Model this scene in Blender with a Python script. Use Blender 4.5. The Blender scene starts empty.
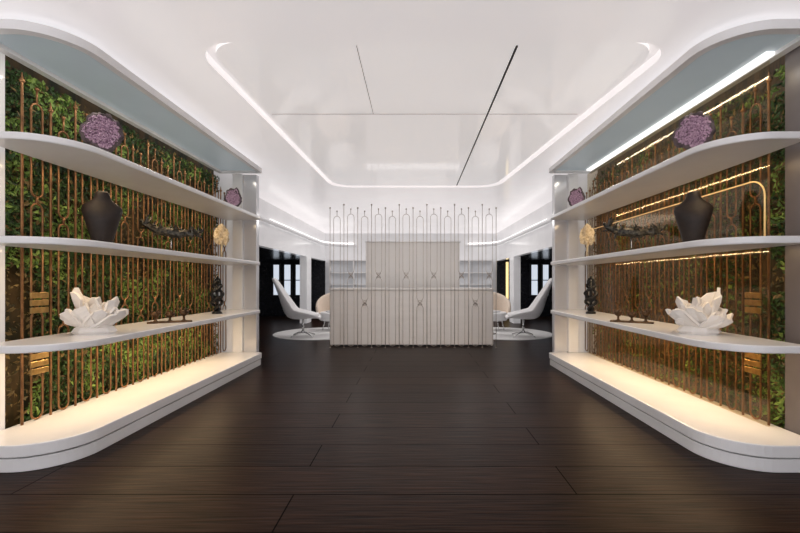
import bpy, bmesh, math, random
from mathutils import Vector, Matrix, noise

S = bpy.context.scene
COL = S.collection
S.view_settings.view_transform = 'Standard'
S.view_settings.look = 'None'

# ------------------------------------------------------------ materials
MATS = {}
def mat(name, col, rough=0.5, metal=0.0, col2=None, scale=8.0, emit=0.0, ecol=None, bump=0.0, stretch=(1,1,1), coat=0.0, island=False, lo=0.35, hi=0.65, detail=4):
    if name in MATS: return MATS[name]
    m = bpy.data.materials.new(name); m.use_nodes = True
    nt = m.node_tree; b = nt.nodes['Principled BSDF']
    b.inputs['Roughness'].default_value = rough
    b.inputs['Metallic'].default_value = metal
    b.inputs['Coat Weight'].default_value = coat
    c2 = col2 or tuple(min(1, c*0.93) for c in col)
    tc = nt.nodes.new('ShaderNodeTexCoord'); mp = nt.nodes.new('ShaderNodeMapping')
    mp.inputs['Scale'].default_value = stretch
    nz = nt.nodes.new('ShaderNodeTexNoise'); nz.inputs['Scale'].default_value = scale; nz.inputs['Detail'].default_value = detail
    cr = nt.nodes.new('ShaderNodeValToRGB')
    cr.color_ramp.elements[0].color = (*c2, 1); cr.color_ramp.elements[0].position = lo
    cr.color_ramp.elements[1].color = (*col, 1); cr.color_ramp.elements[1].position = hi
    nt.links.new(tc.outputs['Object'], mp.inputs['Vector'])
    nt.links.new(mp.outputs['Vector'], nz.inputs['Vector'])
    if island:
        g = nt.nodes.new('ShaderNodeNewGeometry')
        nt.links.new(g.outputs['Random Per Island'], cr.inputs['Fac'])
        cr.color_ramp.elements[0].position = 0; cr.color_ramp.elements[1].position = 1
    else:
        nt.links.new(nz.outputs['Fac'], cr.inputs['Fac'])
    nt.links.new(cr.outputs['Color'], b.inputs['Base Color'])
    if bump:
        bp = nt.nodes.new('ShaderNodeBump'); bp.inputs['Strength'].default_value = bump; bp.inputs['Distance'].default_value = 0.01
        nt.links.new(nz.outputs['Fac'], bp.inputs['Height']); nt.links.new(bp.outputs['Normal'], b.inputs['Normal'])
    if emit:
        b.inputs['Emission Color'].default_value = (*(ecol or col), 1)
        b.inputs['Emission Strength'].default_value = emit
    MATS[name] = m
    return m

WHITE = mat('white_lacquer', (0.94,0.93,0.93), 0.22, scale=2)
WALLW = mat('white_wall', (0.84,0.83,0.83), 0.10, scale=2, emit=0.13, ecol=(0.97,0.96,1))
CEIL = mat('ceiling_fill_glow', (0.84,0.80,0.80), 0.2, scale=1.5, emit=0.43, ecol=(1.0,0.955,0.96))  # emission added as soft room fill; the ceiling is no lamp
TRAY = mat('tray_fill_glow', (0.84,0.80,0.80), 0.07, scale=1.5, emit=0.44, ecol=(1.0,0.965,0.965))  # tray panel carries the same added fill glow
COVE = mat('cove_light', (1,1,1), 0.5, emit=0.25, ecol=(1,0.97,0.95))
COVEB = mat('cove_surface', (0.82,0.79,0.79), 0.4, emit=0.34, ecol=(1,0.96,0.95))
LED = mat('led_white', (1,1,1), 0.5, emit=1.1, ecol=(1,0.97,0.94))
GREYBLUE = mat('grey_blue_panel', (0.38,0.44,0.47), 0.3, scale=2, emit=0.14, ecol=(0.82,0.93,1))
BLACK = mat('black_gap', (0.012,0.012,0.012), 0.5)
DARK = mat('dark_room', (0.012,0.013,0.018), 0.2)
BRONZE = mat('bronze_rod', (0.36,0.18,0.075), 0.38, 0.6, (0.20,0.095,0.04), 12)
CHROME = mat('steel_rod', (0.54,0.47,0.42), 0.35, 0.4, (0.45,0.39,0.35), 12)
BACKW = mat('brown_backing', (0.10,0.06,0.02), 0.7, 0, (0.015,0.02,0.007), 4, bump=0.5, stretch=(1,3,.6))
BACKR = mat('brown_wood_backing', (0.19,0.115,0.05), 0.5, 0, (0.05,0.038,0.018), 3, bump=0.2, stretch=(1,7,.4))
LEAF = mat('leaf_green', (0.30,0.45,0.09), 0.5, 0, (0.05,0.12,0.015), island=True)
LEAFD = mat('leaf_dark', (0.06,0.14,0.025), 0.5, 0, (0.007,0.025,0.004), island=True)
LEAFB = mat('leaf_brown', (0.26,0.17,0.05), 0.55, 0, (0.03,0.03,0.01), island=True)
AMETH = mat('amethyst', (0.66,0.46,0.58), 0.3, 0.0, (0.16,0.07,0.14), island=True)
ROCK = mat('geode_rock', (0.13,0.095,0.10), 0.7, 0, (0.04,0.025,0.03), 14, bump=0.8)
BUST = mat('dark_bust', (0.022,0.012,0.009), 0.6, 0, (0.012,0.007,0.005), 20)
BLK = mat('black_bronze', (0.03,0.028,0.026), 0.35, 0.5, (0.015,0.014,0.013), 25)
PATINA = mat('dark_patina', (0.10,0.09,0.07), 0.4, 0.7, (0.015,0.015,0.015), 40)
CORAL = mat('cream_coral', (0.88,0.74,0.52), 0.6, 0, (0.56,0.42,0.24), 45, bump=0.8)
PORC = mat('white_porcelain', (0.90,0.86,0.82), 0.4, 0, (0.84,0.79,0.73), 6)
BRZ2 = mat('brown_bronze', (0.16,0.09,0.045), 0.4, 0.6, (0.07,0.04,0.02), 20)
BRASS = mat('brass_plate', (0.60,0.38,0.14), 0.35, 0.8, (0.4,0.25,0.09), 20)
GOLDREFL = mat('gold_reflection', (0.9,0.6,0.25), 0.3, 0.6, emit=0.3, ecol=(1,0.66,0.28))  # glowing colour stands in for lit shelf edges reflected in the glass
DESK = mat('whitewashed_wood', (0.82,0.77,0.73), 0.5, 0, (0.79,0.74,0.70), 1.5, stretch=(1,1,6))
DESK2 = mat('pale_panel', (0.82,0.785,0.75), 0.45, 0, (0.80,0.765,0.73), 1.0, stretch=(1,1,6))
FAB = mat('white_upholstery', (0.92,0.91,0.91), 0.7, 0, (0.87,0.86,0.86), 60, bump=0.2)
FABC = mat('cream_upholstery', (0.80,0.69,0.58), 0.8, 0, (0.70,0.57,0.46), 60, bump=0.2)
RUGM = mat('white_rug', (0.90,0.89,0.88), 0.95, 0, (0.82,0.81,0.80), 80, bump=0.6)
METAL = mat('polished_leg', (0.7,0.7,0.7), 0.2, 1.0)
DAY = mat('daylight_pane', (0.5,0.6,0.7), 0.3, emit=0.75, ecol=(0.82,0.89,1))
GREYP = mat('grey_mirror_panel', (0.80,0.80,0.82), 0.15, 0.25, (0.74,0.74,0.77), 2)
GOLDG = mat('gold_glow', (1,0.8,0.4), 0.4, emit=1.2, ecol=(1,0.75,0.35))
THIN = mat('grey_joint',(0.45,0.43,0.43),0.5)
JOINT = mat('pale_joint',(0.72,0.68,0.65),0.5)
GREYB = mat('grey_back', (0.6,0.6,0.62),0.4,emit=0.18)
JAMB = mat('dark_jamb',(0.16,0.14,0.14),0.3)

def glass_mat(name, f):
    m = bpy.data.materials.new(name); m.use_nodes = True
    nt = m.node_tree; nt.nodes.clear()
    o = nt.nodes.new('ShaderNodeOutputMaterial'); mx = nt.nodes.new('ShaderNodeMixShader')
    t = nt.nodes.new('ShaderNodeBsdfTransparent'); g = nt.nodes.new('ShaderNodeBsdfGlossy')
    t.inputs[0].default_value=(0.90,0.86,0.78,1)
    g.inputs['Roughness'].default_value = 0.08
    g.inputs['Color'].default_value = (1,0.88,0.72,1)
    mx.inputs[0].default_value = f
    nt.links.new(t.outputs[0], mx.inputs[1]); nt.links.new(g.outputs[0], mx.inputs[2])
    nt.links.new(mx.outputs[0], o.inputs['Surface'])
    return m
GLASSR = glass_mat('tinted_glass', 0.035)

def floor_mat():
    m = bpy.data.materials.new('dark_planks'); m.use_nodes = True
    nt = m.node_tree; b = nt.nodes['Principled BSDF']; L = nt.links.new
    tc = nt.nodes.new('ShaderNodeTexCoord')
    m0 = nt.nodes.new('ShaderNodeMapping'); m0.inputs['Location'].default_value=(0.545,-0.19,0)
    br = nt.nodes.new('ShaderNodeTexBrick')
    br.inputs['Scale'].default_value = 1.0
    br.inputs['Brick Width'].default_value = 3.2; br.inputs['Row Height'].default_value = 0.345
    br.inputs['Mortar Size'].default_value = 0.0045; br.inputs['Mortar Smooth'].default_value = 0.2
    br.inputs['Color1'].default_value = (0.0165,0.0070,0.0040,1); br.inputs['Color2'].default_value = (0.028,0.0130,0.0076,1)
    br.inputs['Mortar'].default_value = (0.0018,0.0012,0.001,1)
    L(tc.outputs['Object'], m0.inputs[0]); L(m0.outputs[0], br.inputs['Vector'])
    mp = nt.nodes.new('ShaderNodeMapping'); mp.inputs['Scale'].default_value = (1.0, 20, 1)
    nz = nt.nodes.new('ShaderNodeTexNoise'); nz.inputs['Scale'].default_value = 2.8; nz.inputs['Detail'].default_value = 8
    L(tc.outputs['Object'], mp.inputs[0]); L(mp.outputs[0], nz.inputs['Vector'])
    mr = nt.nodes.new('ShaderNodeMapRange'); mr.inputs[1].default_value=0.3; mr.inputs[2].default_value=0.7; mr.inputs[3].default_value = 0.25; mr.inputs[4].default_value = 1.75
    L(nz.outputs['Fac'], mr.inputs[0])
    mx = nt.nodes.new('ShaderNodeVectorMath'); mx.operation = 'SCALE'
    L(br.outputs['Color'], mx.inputs[0]); L(mr.outputs[0], mx.inputs['Scale'])
    L(mx.outputs[0], b.inputs['Base Color'])
    b.inputs['Roughness'].default_value = 0.33
    sp = nt.nodes.new('ShaderNodeMath'); sp.operation='MULTIPLY'; sp.inputs[1].default_value=0.06
    inv = nt.nodes.new('ShaderNodeMath'); inv.operation='MULTIPLY_ADD'; inv.inputs[1].default_value=-0.8; inv.inputs[2].default_value=1.0
    L(br.outputs['Fac'], inv.inputs[0]); L(inv.outputs[0], sp.inputs[0]); L(sp.outputs[0], b.inputs['Specular IOR Level'])
    b.inputs['Specular Tint'].default_value = (1,0.78,0.64,1)
    bp = nt.nodes.new('ShaderNodeBump'); bp.inputs['Strength'].default_value = 0.35; bp.inputs['Distance'].default_value = 0.005
    L(nz.outputs['Fac'], bp.inputs['Height']); L(bp.outputs[0], b.inputs['Normal'])
    return m
FLOORM = floor_mat()

# ------------------------------------------------------------ helpers
def link(o, parent=None):
    COL.objects.link(o)
    if parent is not None: o.parent = parent
    return o
def obj_from(name, verts, faces, m, parent=None, smooth=False):
    me = bpy.data.meshes.new(name); me.from_pydata([tuple(v) for v in verts], [], faces); me.update()
    me.materials.append(m)
    if smooth: me.polygons.foreach_set('use_smooth', [True]*len(me.polygons))
    return link(bpy.data.objects.new(name, me), parent)
def obj_bm(name, bm, m, parent=None, smooth=False):
    bmesh.ops.recalc_face_normals(bm, faces=bm.faces)
    me = bpy.data.meshes.new(name); bm.to_mesh(me); bm.free()
    me.materials.append(m)
    if smooth: me.polygons.foreach_set('use_smooth', [True]*len(me.polygons))
    return link(bpy.data.objects.new(name, me), parent)
def box(name, x0,x1,y0,y1,z0,z1, m, parent=None, bev=0.0, seg=2):
    bm = bmesh.new(); bmesh.ops.create_cube(bm, size=1)
    x0,x1=min(x0,x1),max(x0,x1)
    for v in bm.verts:
        v.co = Vector(((x0+x1)/2+v.co.x*(x1-x0),(y0+y1)/2+v.co.y*(y1-y0),(z0+z1)/2+v.co.z*(z1-z0)))
    if bev: bmesh.ops.bevel(bm, geom=bm.edges[:], offset=bev, segments=seg, profile=0.5, affect='EDGES')
    return obj_bm(name, bm, m, parent)
def struct(o): o['kind']='structure'; return o
def empty(name, loc=(0,0,0)):
    e = bpy.data.objects.new(name, None); e.location = loc; e.empty_display_size = 0.1
    return link(e)
def top(o, label, cat, group=None):
    o['label']=label; o['category']=cat
    if group: o['group']=group
    return o

class Geo:
    def __init__(s): s.v=[]; s.f=[]
    def add(s, v, f):
        n=len(s.v); s.v+= [Vector(a) for a in v]; s.f+=[tuple(i+n for i in q) for q in f]
    def tube(s, pts, r, closed=False, seg=8):
        pts=[Vector(p) for p in pts]; n=len(pts)
        rs = r if isinstance(r,(list,tuple)) else [r]*n
        V=[];F=[]; up=None
        for i,p in enumerate(pts):
            if closed: t=(pts[(i+1)%n]-pts[i-1])
            else: t=(pts[min(i+1,n-1)]-pts[max(i-1,0)])
            t=t.normalized() if t.length>1e-9 else Vector((0,0,1))
            if up is None:
                up = Vector((1,0,0)) if abs(t.x)<0.8 else Vector((0,1,0))
            a=(up-t*up.dot(t)).normalized(); up=a; b=t.cross(a)
            for k in range(seg):
                an=2*math.pi*k/seg
                V.append(p+(a*math.cos(an)+b*math.sin(an))*rs[i])
        m = n if closed else n-1
        for i in range(m):
            j=(i+1)%n
            for k in range(seg):
                l=(k+1)%seg
                F.append((i*seg+k,i*seg+l,j*seg+l,j*seg+k))
        if not closed:
            F.append(tuple(range(seg))[::-1]); F.append(tuple((n-1)*seg+k for k in range(seg)))
        s.add(V,F)
    def ball(s, c, r, seg=8, sc=(1,1,1)):
        V=[];F=[]; c=Vector(c); rings=seg//2+1
        V.append(c+Vector((0,0,r*sc[2])))
        for i in range(1,rings):
            th=math.pi*i/rings
            for k in range(seg):
                a=2*math.pi*k/seg
                V.append(c+Vector((r*sc[0]*math.sin(th)*math.cos(a), r*sc[1]*math.sin(th)*math.sin(a), r*sc[2]*math.cos(th))))
        V.append(c-Vector((0,0,r*sc[2])))
        for k in range(seg):
            F.append((0,1+k,1+(k+1)%seg))
        for i in range(rings-2):
            for k in range(seg):
                a=1+i*seg+k; b=1+i*seg+(k+1)%seg
                F.append((a,a+seg,b+seg,b))
        last=len(V)-1; o=1+(rings-2)*seg
        for k in range(seg): F.append((last,o+(k+1)%seg,o+k))
        s.add(V,F)
    def loft(s, secs, seg=24):
        V=[];F=[]
        for (cx,cy,z,rx,ry) in secs:
            for k in range(seg):
                a=2*math.pi*k/seg
                V.append((cx+rx*math.cos(a),cy+ry*math.sin(a),z))
        for i in range(len(secs)-1):
            for k in range(seg):
                l=(k+1)%seg
                F.append((i*seg+k,i*seg+l,(i+1)*seg+l,(i+1)*seg+k))
        F.append(tuple(range(seg))[::-1]); F.append(tuple((len(secs)-1)*seg+k for k in range(seg)))
        s.add(V,F)
    def box(s,x0,x1,y0,y1,z0,z1):
        V=[(x,y,z) for x in (x0,x1) for y in (y0,y1) for z in (z0,z1)]
        s.add(V,[(0,1,3,2),(4,6,7,5),(0,4,5,1),(2,3,7,6),(0,2,6,4),(1,5,7,3)])
    def obj(s,name,m,parent=None,smooth=True):
        o=obj_from(name,s.v,s.f,m,parent,smooth)
        bm=bmesh.new(); bm.from_mesh(o.data); bmesh.ops.recalc_face_normals(bm,faces=bm.faces); bm.to_mesh(o.data); bm.free()
        return o

def round_rect(x0,x1,y0,y1,rs,seg=10):
    out=[]
    cs=[((x0,y0),(1,1),math.pi),((x1,y0),(-1,1),1.5*math.pi),((x1,y1),(-1,-1),0),((x0,y1),(1,-1),0.5*math.pi)]
    for ((cx,cy),(sx,sy),a0),r in zip(cs,rs):
        if r<=0: out.append((cx,cy)); continue
        ox,oy=cx+sx*r,cy+sy*r
        for i in range(seg+1):
            a=a0+0.5*math.pi*i/seg
            out.append((ox+r*math.cos(a),oy+r*math.sin(a)))
    return out
def slab(name, outline, z0, z1, m, parent=None, bev=0.0):
    bm=bmesh.new(); vs=[bm.verts.new((x,y,z0)) for x,y in outline]
    f=bm.faces.new(vs)
    r=bmesh.ops.extrude_face_region(bm, geom=[f])
    for v in r['geom']:
        if isinstance(v,bmesh.types.BMVert): v.co.z=z1
    bmesh.ops.recalc_face_normals(bm,faces=bm.faces)
    if bev:
        es=[e for e in bm.edges if abs(e.verts[0].co.z-e.verts[1].co.z)<1e-6]
        bmesh.ops.bevel(bm, geom=es, offset=bev, segments=3, profile=0.5, affect='EDGES')
    return obj_bm(name,bm,m,parent)
def plate_with_hole(name, outer, inner, z0, z1, m, parent=None):
    bm=bmesh.new(); es=[]
    for lp in (outer,inner):
        vs=[bm.verts.new((x,y,z0)) for x,y in lp]
        for i in range(len(vs)): es.append(bm.edges.new((vs[i],vs[(i+1)%len(vs)])))
    bmesh.ops.triangle_fill(bm, use_beauty=True, use_dissolve=False, edges=es)
    r=bmesh.ops.extrude_face_region(bm, geom=bm.faces[:])
    for v in r['geom']:
        if isinstance(v,bmesh.types.BMVert): v.co.z=z1
    return obj_bm(name,bm,m,parent)

# ------------------------------------------------------------ room
HX=3.0; CZ=2.9; YE=14.0; XO=5.6; WX=2.87
struct(box('floor',-XO,XO,-1.5,YE+.1,-0.1,0,FLOORM))
def taper(lp):
    return [(x-(0.095*(y-2.87)) if x>0.3 else x+0.030*(y-2.87), y) for x,y in lp]
tr = taper(round_rect(-1.47,2.03,2.84,7.2,(0.30,0.30,0.36,0.36),12))
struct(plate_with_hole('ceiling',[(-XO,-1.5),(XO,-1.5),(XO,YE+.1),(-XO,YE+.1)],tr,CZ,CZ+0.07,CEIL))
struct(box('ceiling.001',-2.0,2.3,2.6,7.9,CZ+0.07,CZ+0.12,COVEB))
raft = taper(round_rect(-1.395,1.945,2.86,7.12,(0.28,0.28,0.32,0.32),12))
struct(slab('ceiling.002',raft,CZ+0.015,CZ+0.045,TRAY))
g=Geo(); lp=taper(round_rect(-1.34,1.89,2.93,7.06,(0.3,0.3,0.3,0.3),12))
cove=[(x,y,CZ+0.058) for x,y in (lp[26:39]+lp[39:52])]
cove=[(1.89-0.095*1.6,4.5,CZ+.058)]+cove+[(-1.34+.048,4.5,CZ+.058)]
g.tube(cove,0.008,False,6); struct(g.obj('trim_1',COVE))
k=2
def trim(*a,m=BLACK):
    global k
    struct(box('trim_%d'%k,*a,m)); k+=1
trim(0.872,0.888,2.90,7.10,CZ+0.011,CZ+0.03)
trim(-1.32,0.865,4.08,4.086,CZ+0.012,CZ+0.03,m=THIN)
trim(0.895,1.80,4.08,4.086,CZ+0.012,CZ+0.03,m=THIN)
trim(-0.287,-0.282,2.90,4.07,CZ+0.012,CZ+0.03,m=THIN)

for s,nm in ((-1,'left'),(1,'right')):
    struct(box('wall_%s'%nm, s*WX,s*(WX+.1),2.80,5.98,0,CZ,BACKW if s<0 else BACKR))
    struct(box('wall_%s_front'%nm, s*2.73,s*(WX+.1),-1.5,2.80,0,CZ,WALLW if s<0 else JAMB))
    struct(box('wall_%s_return'%nm, s*2.53,s*XO,5.985,6.08,0,CZ,WALLW))
    struct(box('wall_%s_header'%nm, s*HX,s*(HX+.15),6.08,YE,1.94,CZ,WALLW))
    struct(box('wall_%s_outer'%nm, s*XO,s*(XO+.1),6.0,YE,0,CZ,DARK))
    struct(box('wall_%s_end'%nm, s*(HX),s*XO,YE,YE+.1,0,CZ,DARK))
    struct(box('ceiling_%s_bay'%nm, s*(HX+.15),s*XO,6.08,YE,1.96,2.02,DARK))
    g=Geo(); pts=[(s*(HX-.03),8.6,2.53)]+[(s*(HX-.03),y,2.53) for y in (9,10,11,12,12.9)]
    for q in range(1,9):
        a=q/8*math.pi/2; pts.append((s*(HX-.03-1.0*(1-math.cos(a))),12.9+1.0*math.sin(a),2.53))
    g.tube(pts,0.028,False,8); struct(g.obj('trim_%d'%k,LED)); k+=1
    g=Geo(); pts=[(s*(HX-.06),7.4,2.46)]+[(s*(HX-.10),y,2.46) for y in (8,9,10,11,12,12.9)]
    for q in range(1,9):
        a=q/8*math.pi/2; pts.append((s*(HX-.10-1.0*(1-math.cos(a))),12.9+1.0*math.sin(a),2.46))
    g.tube(pts,0.05,False,8); struct(g.obj('trim_%d'%k,WALLW)); k+=1
    struct(box('wall_%s_pier'%nm, s*(HX),s*(HX+.2),11.6,12.1,0,1.94,WALLW))
struct(box('wall_back',-HX,HX,YE,YE+.1,0,CZ,WALLW))
trim(3.32,3.40,YE-.05,YE-.01,0.4,1.9,m=GOLDG)
wn=1
for s in (-1,1):
    for xa,xb in ((3.75,4.02),(4.2,4.42),(4.6,4.8)):
        if s>0 and xa<4: continue
        g=Geo(); z0,z1=0.75,1.80; a,b=min(s*xa,s*xb),max(s*xa,s*xb)
        g.box(a-.04,a,YE-.06,YE-.001,z0-.04,z1+.04); g.box(b,b+.04,YE-.06,YE-.001,z0-.04,z1+.04)
        g.box(a,b,YE-.06,YE-.001,z0-.04,z0); g.box(a,b,YE-.06,YE-.001,z1,z1+.04)
        g.box(a,b,YE-.06,YE-.031,1.25,1.28)
        f=struct(g.obj('window_%d'%wn,BLK,smooth=False))
        box('window_pane',a,b,YE-.03,YE-.01,z0,z1,DAY,f); wn+=1

# ------------------------------------------------------------ shelf units
Y0,Y1=2.5,5.84; XI=2.08; XB=2.62; XP=2.72
def outline(s, xi=XI, xb=XB, y0=Y0, y1=Y1, r=0.34, r2=0.06):
    if s<0: return round_rect(-xb,-xi,y0,y1,(0,r,r2,0),12)
    return round_rect(xi,xb,y0,y1,(r,0,0,r2),12)
SH=[(0.75,0.80),(1.442,1.49),(2.098,2.145)]
PLT=0.176
for s,nm in ((-1,'left'),(1,'right')):
    u=empty('display_shelf_unit',(s*2.35,4.17,0))
    def fix(o):
        o.matrix_parent_inverse=Matrix.Translation(-Vector(u.location)); return o
    fix(slab('plinth_base',outline(s,XI+.012,XP,Y0+.012),0,0.085,WHITE,u,0.006))
    fix(slab('plinth_shadow_gap',outline(s,XI+.03,XP,Y0+.03),0.085,0.096,BLACK,u))
    fix(slab('plinth_top',outline(s,XI,XP),0.096,PLT,WHITE,u,0.008))
    for a,b in SH:
        fix(slab('shelf',outline(s,r2=0.14),a,b,WHITE,u,0.01))
    fix(plate_with_hole('canopy_rim',outline(s,XI,XP),outline(s,XI+.06,2.66,Y0+.06,Y1-.05,0.28,0.04),2.785,2.845,WHITE,u))
    fix(slab('canopy_panel',outline(s,XI+.01,2.71,Y0+.01,Y1-.01),2.815,2.84,GREYBLUE,u))
    fix(slab('canopy_neck',outline(s,XI+.1,XP,Y0+.12),2.845,CZ,WALLW,u))
    fix(box('end_panel',s*2.38,s*2.52,Y1-.01,Y1+.14,PLT,2.78,WHITE,u,0.005))
    fix(box('end_mirror_panel',s*2.19,s*2.378,Y1+.04,Y1+.14,0.0,2.78,GREYP,u,0.004))
    if s>0: fix(box('led_strip',s*2.60,s*2.655,Y0+.3,Y1-.1,2.795,2.814,LED,u))
    top(u,'white lacquer display shelves with rounded ends and warm lit plinth','shelf','display shelf units')
    for i,(z,p) in enumerate(((0.745,15),(1.437,8),(2.093,6),(2.775,7))):
        l=bpy.data.lights.new('strip_lamp','AREA'); l.shape='RECTANGLE'; l.size=0.012; l.size_y=2.7
        l.energy=p; l.color=(1.0,0.74,0.45) if z<2.5 else (1,0.9,0.76)
        lo=bpy.data.objects.new('strip_lamp',l); lo.location=(s*2.42,4.05,z); lo.rotation_euler=(0,math.radians(-s*8),0)
        link(lo)
    sc=empty('rod_screen',(s*2.67,4.2,PLT)); X=s*2.67
    inv=Matrix.Translation(-Vector(sc.location))
    pitch=0.225; y=2.86; i=0
    while y<5.93:
        g=Geo()
        ztop=2.70 if i%2==0 else 2.58
        g.tube([(X,y,PLT),(X,y,ztop-.05),(X,y,ztop)],[0.0085,0.0085,0.003]); g.ball((X,y,ztop-.06),0.018)
        o=g.obj('rod',BRONZE,sc); o.matrix_parent_inverse=inv
        yc=y+pitch/2; w=0.045; g=Geo()
        if yc<5.9:
            off=0.12 if i%2 else 0.0
            for za,zb in ((PLT+.01,0.98-off),(1.03-off,1.78-off),(1.83-off,2.52-off)):
                pts=[]
                for q in range(9):
                    a=math.pi*q/8; pts.append((X,yc+w*math.cos(a),zb-w+w*math.sin(a)))
                for q in range(9):
                    a=math.pi+math.pi*q/8; pts.append((X,yc+w*math.cos(a),za+w+w*math.sin(a)))
                g.tube(pts,0.0072,True,6)
            g.tube([(X,yc,2.52-off),(X,yc,2.62-off)],0.007); g.ball((X,yc,2.63-off),0.015)
            for zz in (1.005-off,1.805-off):
                g.tube([(X,yc,zz-.03),(X,yc,zz+.03)],0.010,False,6)
            o=g.obj('link_chain',BRONZE,sc); o.matrix_parent_inverse=inv
        y+=pitch; i+=1
    if s>0:
        o=box('glass_pane',s*2.635,s*2.641,2.82,Y1-.05,PLT,2.76,GLASSR,sc); o.matrix_parent_inverse=inv
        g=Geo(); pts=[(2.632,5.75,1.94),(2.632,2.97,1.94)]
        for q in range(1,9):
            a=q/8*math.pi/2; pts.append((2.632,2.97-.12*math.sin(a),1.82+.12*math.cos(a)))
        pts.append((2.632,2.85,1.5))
        g.tube(pts,0.006,False,6); o=g.obj('gold_reflection',GOLDREFL,sc); o.matrix_parent_inverse=inv  # reflection of the opposite lit shelf edge, built as a tube
    for (yy,zz) in ((2.972,0.97),(2.972,0.52)):
        for q in range(3):
            o=box('brass_plate',s*2.644,s*2.658,yy-.07,yy+.07,zz+q*.055,zz+q*.055+.042,BRASS,sc,0.003); o.matrix_parent_inverse=inv
    top(sc,'vertical bronze rods and elongated hoops with pointed tips before foliage','decorative screen','bronze rod screens')
    rnd=random.Random(5+s)
    V=[];F=[];MI=[]
    for mi,n in ((0,30000 if s<0 else 13000),(2,6500 if s<0 else 6500)):
        for q in range(n):
            zz=0.04+2.72*rnd.random(); m_=mi
            if mi==0:
                yy=2.83+3.1*(rnd.random()**(1.1 if s<0 else 1.4))
                nv=noise.noise(Vector((yy*1.5,zz*1.5,s*3)))
                if nv<-0.25: continue
                n2=noise.noise(Vector((yy*3.2,zz*3.2,s*7)))+0.5*noise.noise(Vector((yy*9,zz*9,s*7)))
                m_=0 if n2>(0.06 if s<0 else 0.16) else 1
            else:
                yy=2.83+3.1*rnd.random()
            c=Vector((s*(2.755+0.07*rnd.random()),yy,zz))
            L=0.010+0.020*rnd.random(); W=L*0.5
            R=Matrix.Rotation(rnd.uniform(0,6.28),3,'X') @ Matrix.Rotation(rnd.uniform(-.7,.7),3,'Y')@ Matrix.Rotation(rnd.uniform(-.7,.7),3,'Z')
            nV=len(V)
            V+=[c+R@Vector((0,0,-L)),c+R@Vector((0.006,W,0)),c+R@Vector((0,0,L)),c+R@Vector((0.006,-W,0))]
            F.append((nV,nV+1,nV+2,nV+3)); MI.append(m_)
    o=obj_from('foliage',V,F,LEAF); o.data.materials.append(LEAFD); o.data.materials.append(LEAFB); o.data.polygons.foreach_set('material_index',MI)
    o['kind']='stuff'
    top(o,'dense green and amber leaves of the living wall behind rods','foliage')

# ------------------------------------------------------------ central rod screen
sc=empty('rod_screen',(0.10,7.30,0)); inv=Matrix.Translation(-Vector(sc.location))
xa,xb=-1.41,1.62; n=12; pw=(xb-xa)/n; Yc=7.30
for i in range(n+1):
    x=xa+i*pw; g=Geo(); zt=2.54 if i%2==0 else 2.60
    g.tube([(x,Yc,0),(x,Yc,zt)],0.0055); g.ball((x,Yc,zt+.01),0.017)
    g.loft([(x,Yc,0,0.018,0.018),(x,Yc,0.006,0.018,0.018)],12)
    o=g.obj('rod',CHROME,sc); o.matrix_parent_inverse=inv
    if i==n: break
    xc=x+pw/2; w=0.060; g=Geo()
    if i in (1,3,5,7,9,11): segs=((0.03,1.28),(1.36,2.44))
    elif i in (2,6,10): segs=((0.03,0.78),(0.86,2.40))
    else: segs=((0.03,2.40),)
    for za,zb in segs:
        pts=[]
        for q in range(9):
            a=math.pi*q/8; pts.append((xc+w*math.cos(a),Yc,zb-w+w*math.sin(a)))
        for q in range(9):
            a=math.pi+math.pi*q/8; pts.append((xc+w*math.cos(a),Yc,za+w+w*math.sin(a)))
        g.tube(pts,0.0046,True,6)
    for j in range(len(segs)-1):
        z0=segs[j][1]; z1=segs[j+1][0]; zm=(z0+z1)/2
        g.tube([(xc-.04,Yc,z0),(xc,Yc,zm),(xc+.04,Yc,z1)],0.0085,False,6)
        g.tube([(xc+.04,Yc,z0),(xc,Yc,zm),(xc-.04,Yc,z1)],0.0085,False,6)
        g.ball((xc,Yc,zm),0.016)
    g.tube([(xc,Yc,segs[-1][1]),(xc,Yc,segs[-1][1]+.08)],0.005)
    g.ball((xc,Yc,segs[-1][1]+.09),0.015)
    o=g.obj('link_chain',CHROME,sc); o.matrix_parent_inverse=inv
top(sc,'slender steel rods and elongated loops standing before the reception desk','decorative screen')

# ------------------------------------------------------------ reception desk
d=empty('reception_desk',(0.10,7.95,0)); inv=Matrix.Translation(-Vector(d.location))
def part(o,inv=inv): o.matrix_parent_inverse=inv; return o
part(box('desk_front',-1.44,1.60,7.45,7.52,0.03,1.05,DESK,d,0.01))
part(box('kickplate',-1.40,1.56,7.48,7.56,0,0.03,BLACK,d))
for xx in (-1.44,1.54):
    part(box('desk_side',xx,xx+.06,7.522,8.15,0.0,1.05,DESK,d,0.008))
part(slab('desk_top',round_rect(-1.47,1.63,7.42,8.15,(.04,.04,.04,.04),5),1.05,1.085,DESK2,d,0.006))
top(d,'wide whitewashed wood reception desk behind the steel rod screen','reception desk')
b=empty('back_cabinet',(0.1,8.75,0)); inv2=Matrix.Translation(-Vector(b.location))
part(box('cabinet_body',-0.92,1.10,8.6,9.0,0,2.06,DESK2,b,0.01),inv2)
for xx in (-0.25,0.42):
    part(box('panel_joint',xx,xx+.006,8.596,8.601,0.05,2.04,JOINT,b),inv2)
part(box('cabinet_top',-0.94,1.12,8.58,9.02,2.06,2.09,WHITE,b,0.005),inv2)
top(b,'tall pale panelled cabinet block standing behind the reception desk','cabinet')

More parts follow.
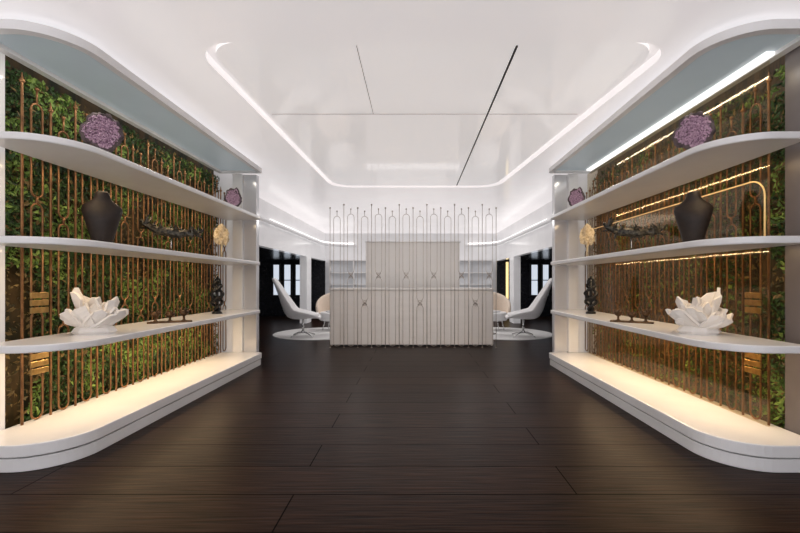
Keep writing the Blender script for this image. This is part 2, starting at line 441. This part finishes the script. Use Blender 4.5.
for s in (-1,1):
    a=empty('wall_shelving',(s*1.95,YE-.2,0)); iv=Matrix.Translation(-Vector(a.location))
    x0,x1=sorted((s*1.15,s*2.8))
    part(box('back_panel',x0,x1,YE-.03,YE-.002,0.3,1.95,GREYB,a),iv)
    for xx in (x0,(x0+x1)/2,x1-.04): part(box('upright',xx,xx+.04,YE-.38,YE-.03,0.0,1.95,WHITE,a),iv)
    for zz in (0.3,0.7,1.1,1.5,1.92):
        part(box('shelf',x0+.04,x1-.04,YE-.37,YE-.03,zz,zz+.035,WHITE,a),iv)
    top(a,'white open shelving built against the far white wall','shelf')

# ------------------------------------------------------------ lounge
def place(o,loc,rz): o.location=loc; o.rotation_euler=(0,0,rz); return o
def high_chair(loc,rz,label):
    e=empty('lounge_chair')
    path=[(0.38,.40),(0.30,.425),(0.1,.41),(-.15,.39),(-.30,.43),(-.38,.56),(-.44,.78),(-.52,1.02),(-.60,1.22),(-.62,1.27)]
    hw=[.30,.34,.38,.39,.39,.38,.34,.27,.19,.12]
    cu=[.00,.04,.13,.20,.24,.22,.15,.08,.04,.0]
    nu=12; V=[];F=[]
    for i,(y,z) in enumerate(path):
        p0=Vector(path[max(i-1,0)]); p1=Vector(path[min(i+1,len(path)-1)]); t=(p1-p0).normalized(); nrm=Vector((-t.y,t.x))
        if nrm.y<0 and i<5: nrm=-nrm
        if i>=5: nrm = nrm if nrm.x>0 else -nrm
        for j in range(nu+1):
            uu=-1+2*j/nu; c=cu[i]*abs(uu)**3
            V.append((uu*hw[i],y+nrm.x*c,z+nrm.y*c))
    for i in range(len(path)-1):
        for j in range(nu):
            q=i*(nu+1)+j; F.append((q,q+1,q+nu+2,q+nu+1))
    o=obj_from('seat_shell',V,F,FAB,e,True)
    md=o.modifiers.new('s','SOLIDIFY'); md.thickness=0.05; md.offset=0
    md=o.modifiers.new('b','SUBSURF'); md.levels=1; md.render_levels=2
    box('seat_cushion',-.27,.27,-.22,.33,.425,.50,FAB,e,0.03,3)
    g=Geo(); g.tube([(0,0,.1),(0,0,.38)],.025); 
    g.ball((0,0,.1),.04); g.obj('pedestal',METAL,e)
    for q in range(4):
        a=math.pi/4+q*math.pi/2; g=Geo()
        g.tube([(0,0,.10),(.16*math.cos(a),.16*math.sin(a),.07),(.32*math.cos(a),.32*math.sin(a),.014)],[.016,.014,.012])
        g.obj('leg',METAL,e)
    place(e,loc,rz); top(e,label,'chair','lounge chairs by the desk'); return e
def tub_chair(loc,rz,m,label):
    e=empty('tub_chair'); V=[];F=[]; N=24
    prof=[(0.30,.26),(0.37,.34),(0.40,.52),(0.41,.70),(0.405,.80)]
    for i in range(N+1):
        an=math.radians(-90-125+250*i/N); fall=math.cos(math.radians(-125+250*i/N))
        top_=0.56+0.38*max(0,(fall+0.57)/1.57)**.7
        for r,z in prof:
            zz=.26+(z-.26)*(top_-.26)/.54
            V.append((r*math.cos(an),r*math.sin(an),zz))
    M=len(prof)
    for i in range(N):
        for j in range(M-1):
            q=i*M+j; F.append((q,q+M,q+M+1,q+1))
    o=obj_from('backrest',V,F,m,e,True)
    md=o.modifiers.new('s','SOLIDIFY'); md.thickness=0.07; md.offset=-1
    md=o.modifiers.new('b','SUBSURF'); md.levels=1; md.render_levels=2
    g=Geo(); g.loft([(0,0.02,.24,.28,.28),(0,.02,.26,.31,.31),(0,.02,.40,.32,.32),(0,.02,.45,.28,.28)],28); g.obj('seat_cushion',FAB,e)
    for q in range(4):
        a=math.pi/4+q*math.pi/2; g=Geo()
        g.tube([(.2*math.cos(a),.2*math.sin(a),.25),(.26*math.cos(a),.26*math.sin(a),.012)],[.018,.011]); g.obj('leg',METAL,e)
    place(e,loc,rz); top(e,label,'chair','tub chairs around the lounge tables'); return e
def table(loc):
    e=empty('side_table')
    g=Geo(); g.loft([(0,0,.50,.26,.26),(0,0,.515,.28,.28),(0,0,.53,.275,.275)],32); g.obj('table_top',WHITE,e)
    g=Geo(); g.tube([(0,0,.015),(0,0,.08),(0,0,.4),(0,0,.50)],[.05,.022,.018,.05],seg=14); g.obj('pedestal',METAL,e)
    g=Geo(); g.loft([(0,0,0,.17,.17),(0,0,.012,.17,.17),(0,0,.02,.1,.1)],28); g.obj('base',METAL,e)
    place(e,loc,0); top(e,'small round white table on a slim metal pedestal','table'); return e
for s in (-1,1):
    g=Geo(); g.loft([(0,0,0,1.12,1.12),(0,0,.012,1.12,1.12),(0,0,.016,1.10,1.10)],64)
    r=g.obj('round_rug',RUGM,None,False); r.location=(s*2.10+.1,9.35,0); top(r,'round white rug under the lounge chairs','rug')
    high_chair((s*2.30+(.2 if s>0 else 0),8.72,.016),-math.radians(80) if s<0 else math.radians(80),'white high-backed swivel lounge chair on a round rug')
    tub_chair((s*2.0+.1,9.9,.016),math.radians(180+s*10),FABC,'cream tub chair with rounded back beside a small table')
    table((s*1.72+.1,9.15,.016))
    tub_chair((s*2.3+.1,12.6,0),math.radians(180),FAB,'white tub chair near the far shelving')

# ------------------------------------------------------------ shelf objects
SZ=[b for a,b in SH]
def geode(loc,rz,h,w,seed,st,label):
    e=empty('amethyst_geode'); rnd=random.Random(seed)
    g=Geo(); g.box(-w*.22,w*.22,-w*.15,w*.15,0,.012); g.tube([(0,.02,.012),(0,.02,st+h*.06)],.008); g.obj('stand',BLK,e,False)
    def rad_n(c): return 1+noise.noise(c*1.3+Vector((seed,0,0)))*.26+noise.noise(c*4+Vector((seed,0,0)))*.12
    bm=bmesh.new(); bmesh.ops.create_icosphere(bm,subdivisions=5,radius=1)
    def face_y(rad): return -.16*min(1,max(0,(1.0-rad)/.10)) + .12*max(0,min(1,(.84-rad)/.25))
    for v in bm.verts:
        c=v.co.copy(); r=rad_n(c); y=c.y*0.45
        if c.y<0: y=face_y(math.hypot(c.x,c.z))
        v.co=Vector((c.x*r*w/2,y*w*.5,(c.z*r)*h/2+h/2*1.02))
    mz=min(v.co.z for v in bm.verts); hz=max(v.co.z for v in bm.verts)-mz; kz=h/hz
    mxw=max(v.co.x for v in bm.verts)-min(v.co.x for v in bm.verts); kx=w/mxw
    for v in bm.verts: v.co.z=(v.co.z-mz)*kz+st; v.co.x*=kx
    obj_bm('rock_shell',bm,ROCK,e,True)
    g=Geo()
    for q in range(1300):
        a=rnd.uniform(0,6.28); rr=math.sqrt(rnd.random())*.82
        rn=rad_n(Vector((math.cos(a),0,math.sin(a))))
        x=rr*rn*math.cos(a)*w/2*kx; z=(rr*rn*math.sin(a)*h/2+h/2*1.02-mz)*kz+st
        y0=face_y(rr)*w*.5+.002
        dr=Vector((rnd.uniform(-.5,.5)-.3*math.cos(a)*rr,-1,rnd.uniform(-.5,.5)-.3*math.sin(a)*rr)).normalized()
        L=rnd.uniform(.008,.017)*w/.3; r=rnd.uniform(.005,.009)*w/.3
        p=Vector((x,y0,z))
        g.tube([p+dr*-.01,p+dr*L*.6,p+dr*L],[r,r*.9,r*.08],seg=5)
    o=g.obj('amethyst_crystals',AMETH,e,False); o['kind']='stuff'
    place(e,loc,rz); top(e,label,'geode','amethyst geodes on the shelves')
def bust(loc,rz):
    e=empty('display_bust')
    g=Geo()
    g.loft([(0,0,.0,.075,.06),(0,0,.012,.08,.065),(0,0,.02,.062,.05)],28); g.obj('base',BUST,e)
    g=Geo()
    pr=[(0,0,.02,.078,.05),(0,0,.06,.09,.06),(0,-.005,.12,.108,.070),(0,-.012,.19,.130,.082),(0,-.01,.25,.150,.082),(0,0,.295,.160,.068),(0,.004,.325,.150,.058),(0,.008,.352,.115,.05),(0,.008,.374,.080,.045),(0,.006,.40,.062,.042),(0,.004,.43,.056,.041),(0,.004,.445,.038,.028)]
    g.loft([(a,b_,c,d_*.84,e_) for a,b_,c,d_,e_ in pr],32)
    g.obj('torso',BUST,e)
    place(e,loc,rz); top(e,'dark necklace display bust standing on the white shelf','bust','display busts')
def creature(loc,rz):
    e=empty('branch_sculpture')
    box('base',-.11,.11,-.04,.04,0,.02,BLK,e,.004)
    g=Geo(); g.tube([(0,0,.02),(0,0,.17)],.006); g.obj('stand_rod',METAL,e)
    g=Geo(); rnd=random.Random(3)
    body=[(-.24,0,.29),(-.19,.01,.27),(-.12,0,.23),(-.03,-.01,.22),(.07,0,.20),(.14,.01,.22),(.20,0,.20),(.25,.0,.21)]
    g.tube(body,[.016,.030,.042,.048,.044,.034,.024,.008],seg=7)
    for q in range(30):
        t=rnd.random()*6.99; i=int(t); a=Vector(body[i]).lerp(Vector(body[i+1]),t-i)
        dr=Vector((rnd.uniform(-.8,.8),rnd.uniform(-.5,.5),rnd.uniform(-.7,1.2))).normalized()
        L=rnd.uniform(.05,.115); m_=a+dr*L*.55+Vector((rnd.uniform(-.015,.015),0,rnd.uniform(-.01,.01)))
        g.tube([a,m_,a+dr*L],[.018,.013,.003],seg=6)
        if q%3==0: g.ball(m_,.020,6)
    g.obj('gnarled_body',PATINA,e,False)
    place(e,loc,rz); top(e,'dark gnarled branch-like metal sculpture on a slim stand','sculpture','branch sculptures')
def coral(loc,rz):
    e=empty('coral_ornament'); box('base',-.05,.05,-.035,.035,0,.03,BLK,e,.004)
    g=Geo(); g.tube([(0,0,.03),(0,0,.12),(.005,0,.24)],[.014,.011,.016]); g.obj('stem',CORAL,e)
    g=Geo()
    for cx,cz,rx,rz_,ph,yo in ((0,.33,.085,.135,0,0),(-.035,.29,.06,.09,1,-.012),(.04,.28,.052,.085,2,.01)):
        V=[];F=[];N=48;R=5
        for sgn in (-1,1):
            V.append((cx,yo+sgn*.010,cz))
            for j in range(1,R+1):
                t=j/R
                for k in range(N):
                    a=2*math.pi*k/N; r=1+(.07*math.sin(5*a+ph)+.05*math.sin(13*a+ph)+.03*math.sin(23*a))*t
                    V.append((cx+rx*r*t*math.cos(a),yo+.015*math.sin(a*3+ph)*t+sgn*(.010-.007*t),cz+rz_*r*t*math.sin(a)))
        M=1+R*N
        for o_,fl in ((0,False),(M,True)):
            for k in range(N):
                l=(k+1)%N
                f=(o_,o_+1+k,o_+1+l); F.append(f[::-1] if fl else f)
                for j in range(R-1):
                    a=o_+1+j*N
                    f=(a+k,a+N+k,a+N+l,a+l); F.append(f[::-1] if fl else f)
        for k in range(N):
            l=(k+1)%N; a=1+(R-1)*N; F.append((a+k,M+a+k,M+a+l,a+l))
        g.add(V,F)
    g.obj('coral_fan',CORAL,e,False)
    place(e,loc,rz); top(e,'cream oval coral fan on a small black base','ornament','coral ornaments')
def petals(loc,rz,mir):
    e=empty('folded_sculpture'); rnd=random.Random(33)
    g=Geo(); g.loft([(0,0,0,.13,.08),(0,0,.02,.15,.09),(0,0,.05,.13,.08),(0,0,.08,.08,.05),(0,0,.10,.02,.02)],9); g.obj('core',PORC,e,False)
    # azimuth, elevation, length, width, end width, curl
    spec=[(-8,12,.24,.24,.75,.10),(176,8,.23,.26,.8,.08),(-38,20,.19,.26,.8,.10),(212,16,.20,.26,.8,.10),(-90,24,.13,.34,.95,.06),(20,36,.25,.20,.6,.12),(165,50,.33,.17,.75,.10),(-62,48,.17,.24,.8,.10),(-118,40,.18,.22,.8,.10),(80,40,.18,.34,.9,.08),(45,60,.22,.18,.7,.12)]
    for az,el,L,W,ew,cl in spec:
        a=math.radians(az if not mir else 180-az); el=math.radians(el); V=[];F=[];nu,nv=8,6
        d=Vector((math.cos(a)*math.cos(el),math.sin(a)*math.cos(el)*.75,math.sin(el))).normalized()
        side=Vector((-math.sin(a),math.cos(a),0)); up=d.cross(side)
        if up.z<0: up=-up
        tw=rnd.uniform(-.5,.5); ph=rnd.uniform(0,6)
        for j in range(nv+1):
            t=j/nv; w=W*(.5+1.0*t*(1-t)+(ew-.5)*t)
            c=Vector((0,0,.04))+d*(L*t)+up*(cl*t*t*.8)
            sd=side*math.cos(tw*t)+up*math.sin(tw*t)
            for i in range(nu+1):
                uu=-1+2*i/nu
                V.append(c+sd*(uu*w*.5)+up*(.022*t*math.sin(uu*6+ph)+.10*w*uu*uu)+d*(-.07*L/.2*t*uu*uu+.012*t*math.sin(uu*9+ph)))
        for j in range(nv):
            for i in range(nu):
                q=j*(nu+1)+i; F.append((q,q+1,q+nu+2,q+nu+1))
        o=obj_from('petal',[ (v[0],v[1],max(v[2],.012)) for v in V],F,PORC,e,False)
        md=o.modifiers.new('s','SOLIDIFY'); md.thickness=.018; md.offset=0
    place(e,loc,rz); top(e,'white sculpture of crumpled folded sheets resting on shelf','sculpture','white folded sculptures')
def scroll(loc,rz):
    e=empty('openwork_statue')
    g=Geo(); g.loft([(0,0,0,.06,.05),(0,0,.02,.06,.05),(0,0,.035,.035,.03)],20); g.obj('base',BLK,e)
    g=Geo()
    for ph in (0,math.pi):
        pts=[];rs=[]
        for i in range(49):
            t=i/48; r=.065*math.sin(math.pi*t)**.6+.008
            pts.append((r*math.cos(ph+t*11),.6*r*math.sin(ph+t*11),.035+t*.38)); rs.append(.018-.004*t)
        g.tube(pts,rs)
    ring=[(.055*math.cos(a*math.pi/10),0,.24+.08*math.sin(a*math.pi/10)) for a in range(20)]
    g.tube(ring,.016,True)
    ring=[(.035*math.cos(a*math.pi/8),0,.40+.045*math.sin(a*math.pi/8)) for a in range(16)]
    g.tube(ring,.015,True); g.ball((0,0,.46),.018)
    g.tube([(0,0,.03),(0.0,0,.42)],.018)
    g.obj('twisted_body',BLK,e)
    place(e,loc,rz); top(e,'black openwork statue of twisted scrolls on a round base','statue','openwork statues')
def trio(loc,rz):
    e=empty('cup_sculpture'); box('base',-.19,.19,-.05,.05,0,.015,BRZ2,e,.004)
    for q,(x,h) in enumerate(((-.12,.11),(0,.095),(.12,.115))):
        g=Geo()
        g.loft([(x,0,.015,.028,.028),(x,0,.025,.012,.012),(x,0,h*.5,.010,.010),(x,0,h*.6,.028,.026),(x,0,h*.85,.045,.04),(x,0,h,.038,.034)],16)
        for a in range(5):
            an=a*1.256; g.tube([(x+.03*math.cos(an),.03*math.sin(an),h*.9),(x+.043*math.cos(an),.043*math.sin(an),h*1.2)],[.010,.004],seg=6)
        g.obj('cup',BRZ2,e)
    place(e,loc,rz); top(e,'row of three small brown bronze cups on a flat base','sculpture','cup sculptures')
for s in (-1,1):
    r=math.radians(-s*34)
    geode((s*2.38,3.22,SZ[2]),r,.33,.29,2,.09,'large purple amethyst geode in dark rock on top shelf')
    geode((s*2.36,5.5,SZ[2]),r*.8,.30,.23,5,.06,'small purple amethyst geode on top shelf')
    bust((s*2.40,3.25,SZ[1]),r)
    creature((s*2.36,4.1,SZ[1]),r*.8)
    coral((s*2.40,5.25,SZ[1]),r*.8)
    petals((s*2.34,3.10,SZ[0]),r*.5,s>0)
    trio((s*2.28,3.95,SZ[0]),r)
    scroll((s*2.36,5.05,SZ[0]),r)

# ------------------------------------------------------------ lights / world
w=bpy.data.worlds.new('world'); S.world=w; w.use_nodes=True
w.node_tree.nodes['Background'].inputs[0].default_value=(0.97,0.96,1,1)
w.node_tree.nodes['Background'].inputs[1].default_value=1.7
def area(name,loc,rot,sx,sy,e,col=(1,1,1)):
    l=bpy.data.lights.new(name,'AREA'); l.shape='RECTANGLE'; l.size=sx; l.size_y=sy; l.energy=e; l.color=col
    o=bpy.data.objects.new(name,l); o.location=loc; o.rotation_euler=rot; link(o)
area('lounge_fill',(0.1,10.8,2.85),(0,0,0),3.5,2.0,65,(1,.98,.96))  # added fill to brighten the lounge chairs, not a room fixture
l=bpy.data.lights.new('desk_fill','SPOT'); l.energy=140; l.spot_size=math.radians(48); l.spot_blend=0.9; l.shadow_soft_size=0.6; l.color=(1,.97,.93)  # added unseen spot that lifts the desk front, not a room fixture
o=bpy.data.objects.new('desk_fill',l); o.location=(0.2,3.4,2.25)
o.rotation_euler=(Vector((0.1,7.6,1.0))-Vector(o.location)).to_track_quat('-Z','Y').to_euler(); link(o)

cam=bpy.data.cameras.new('camera'); cam.lens=18; cam.sensor_width=36
cam.shift_x=-15/800; cam.shift_y=15.5/800
co=bpy.data.objects.new('camera',cam); co.location=(0.14,0,1.2); co.rotation_euler=(math.radians(90),0,0)
link(co); S.camera=co
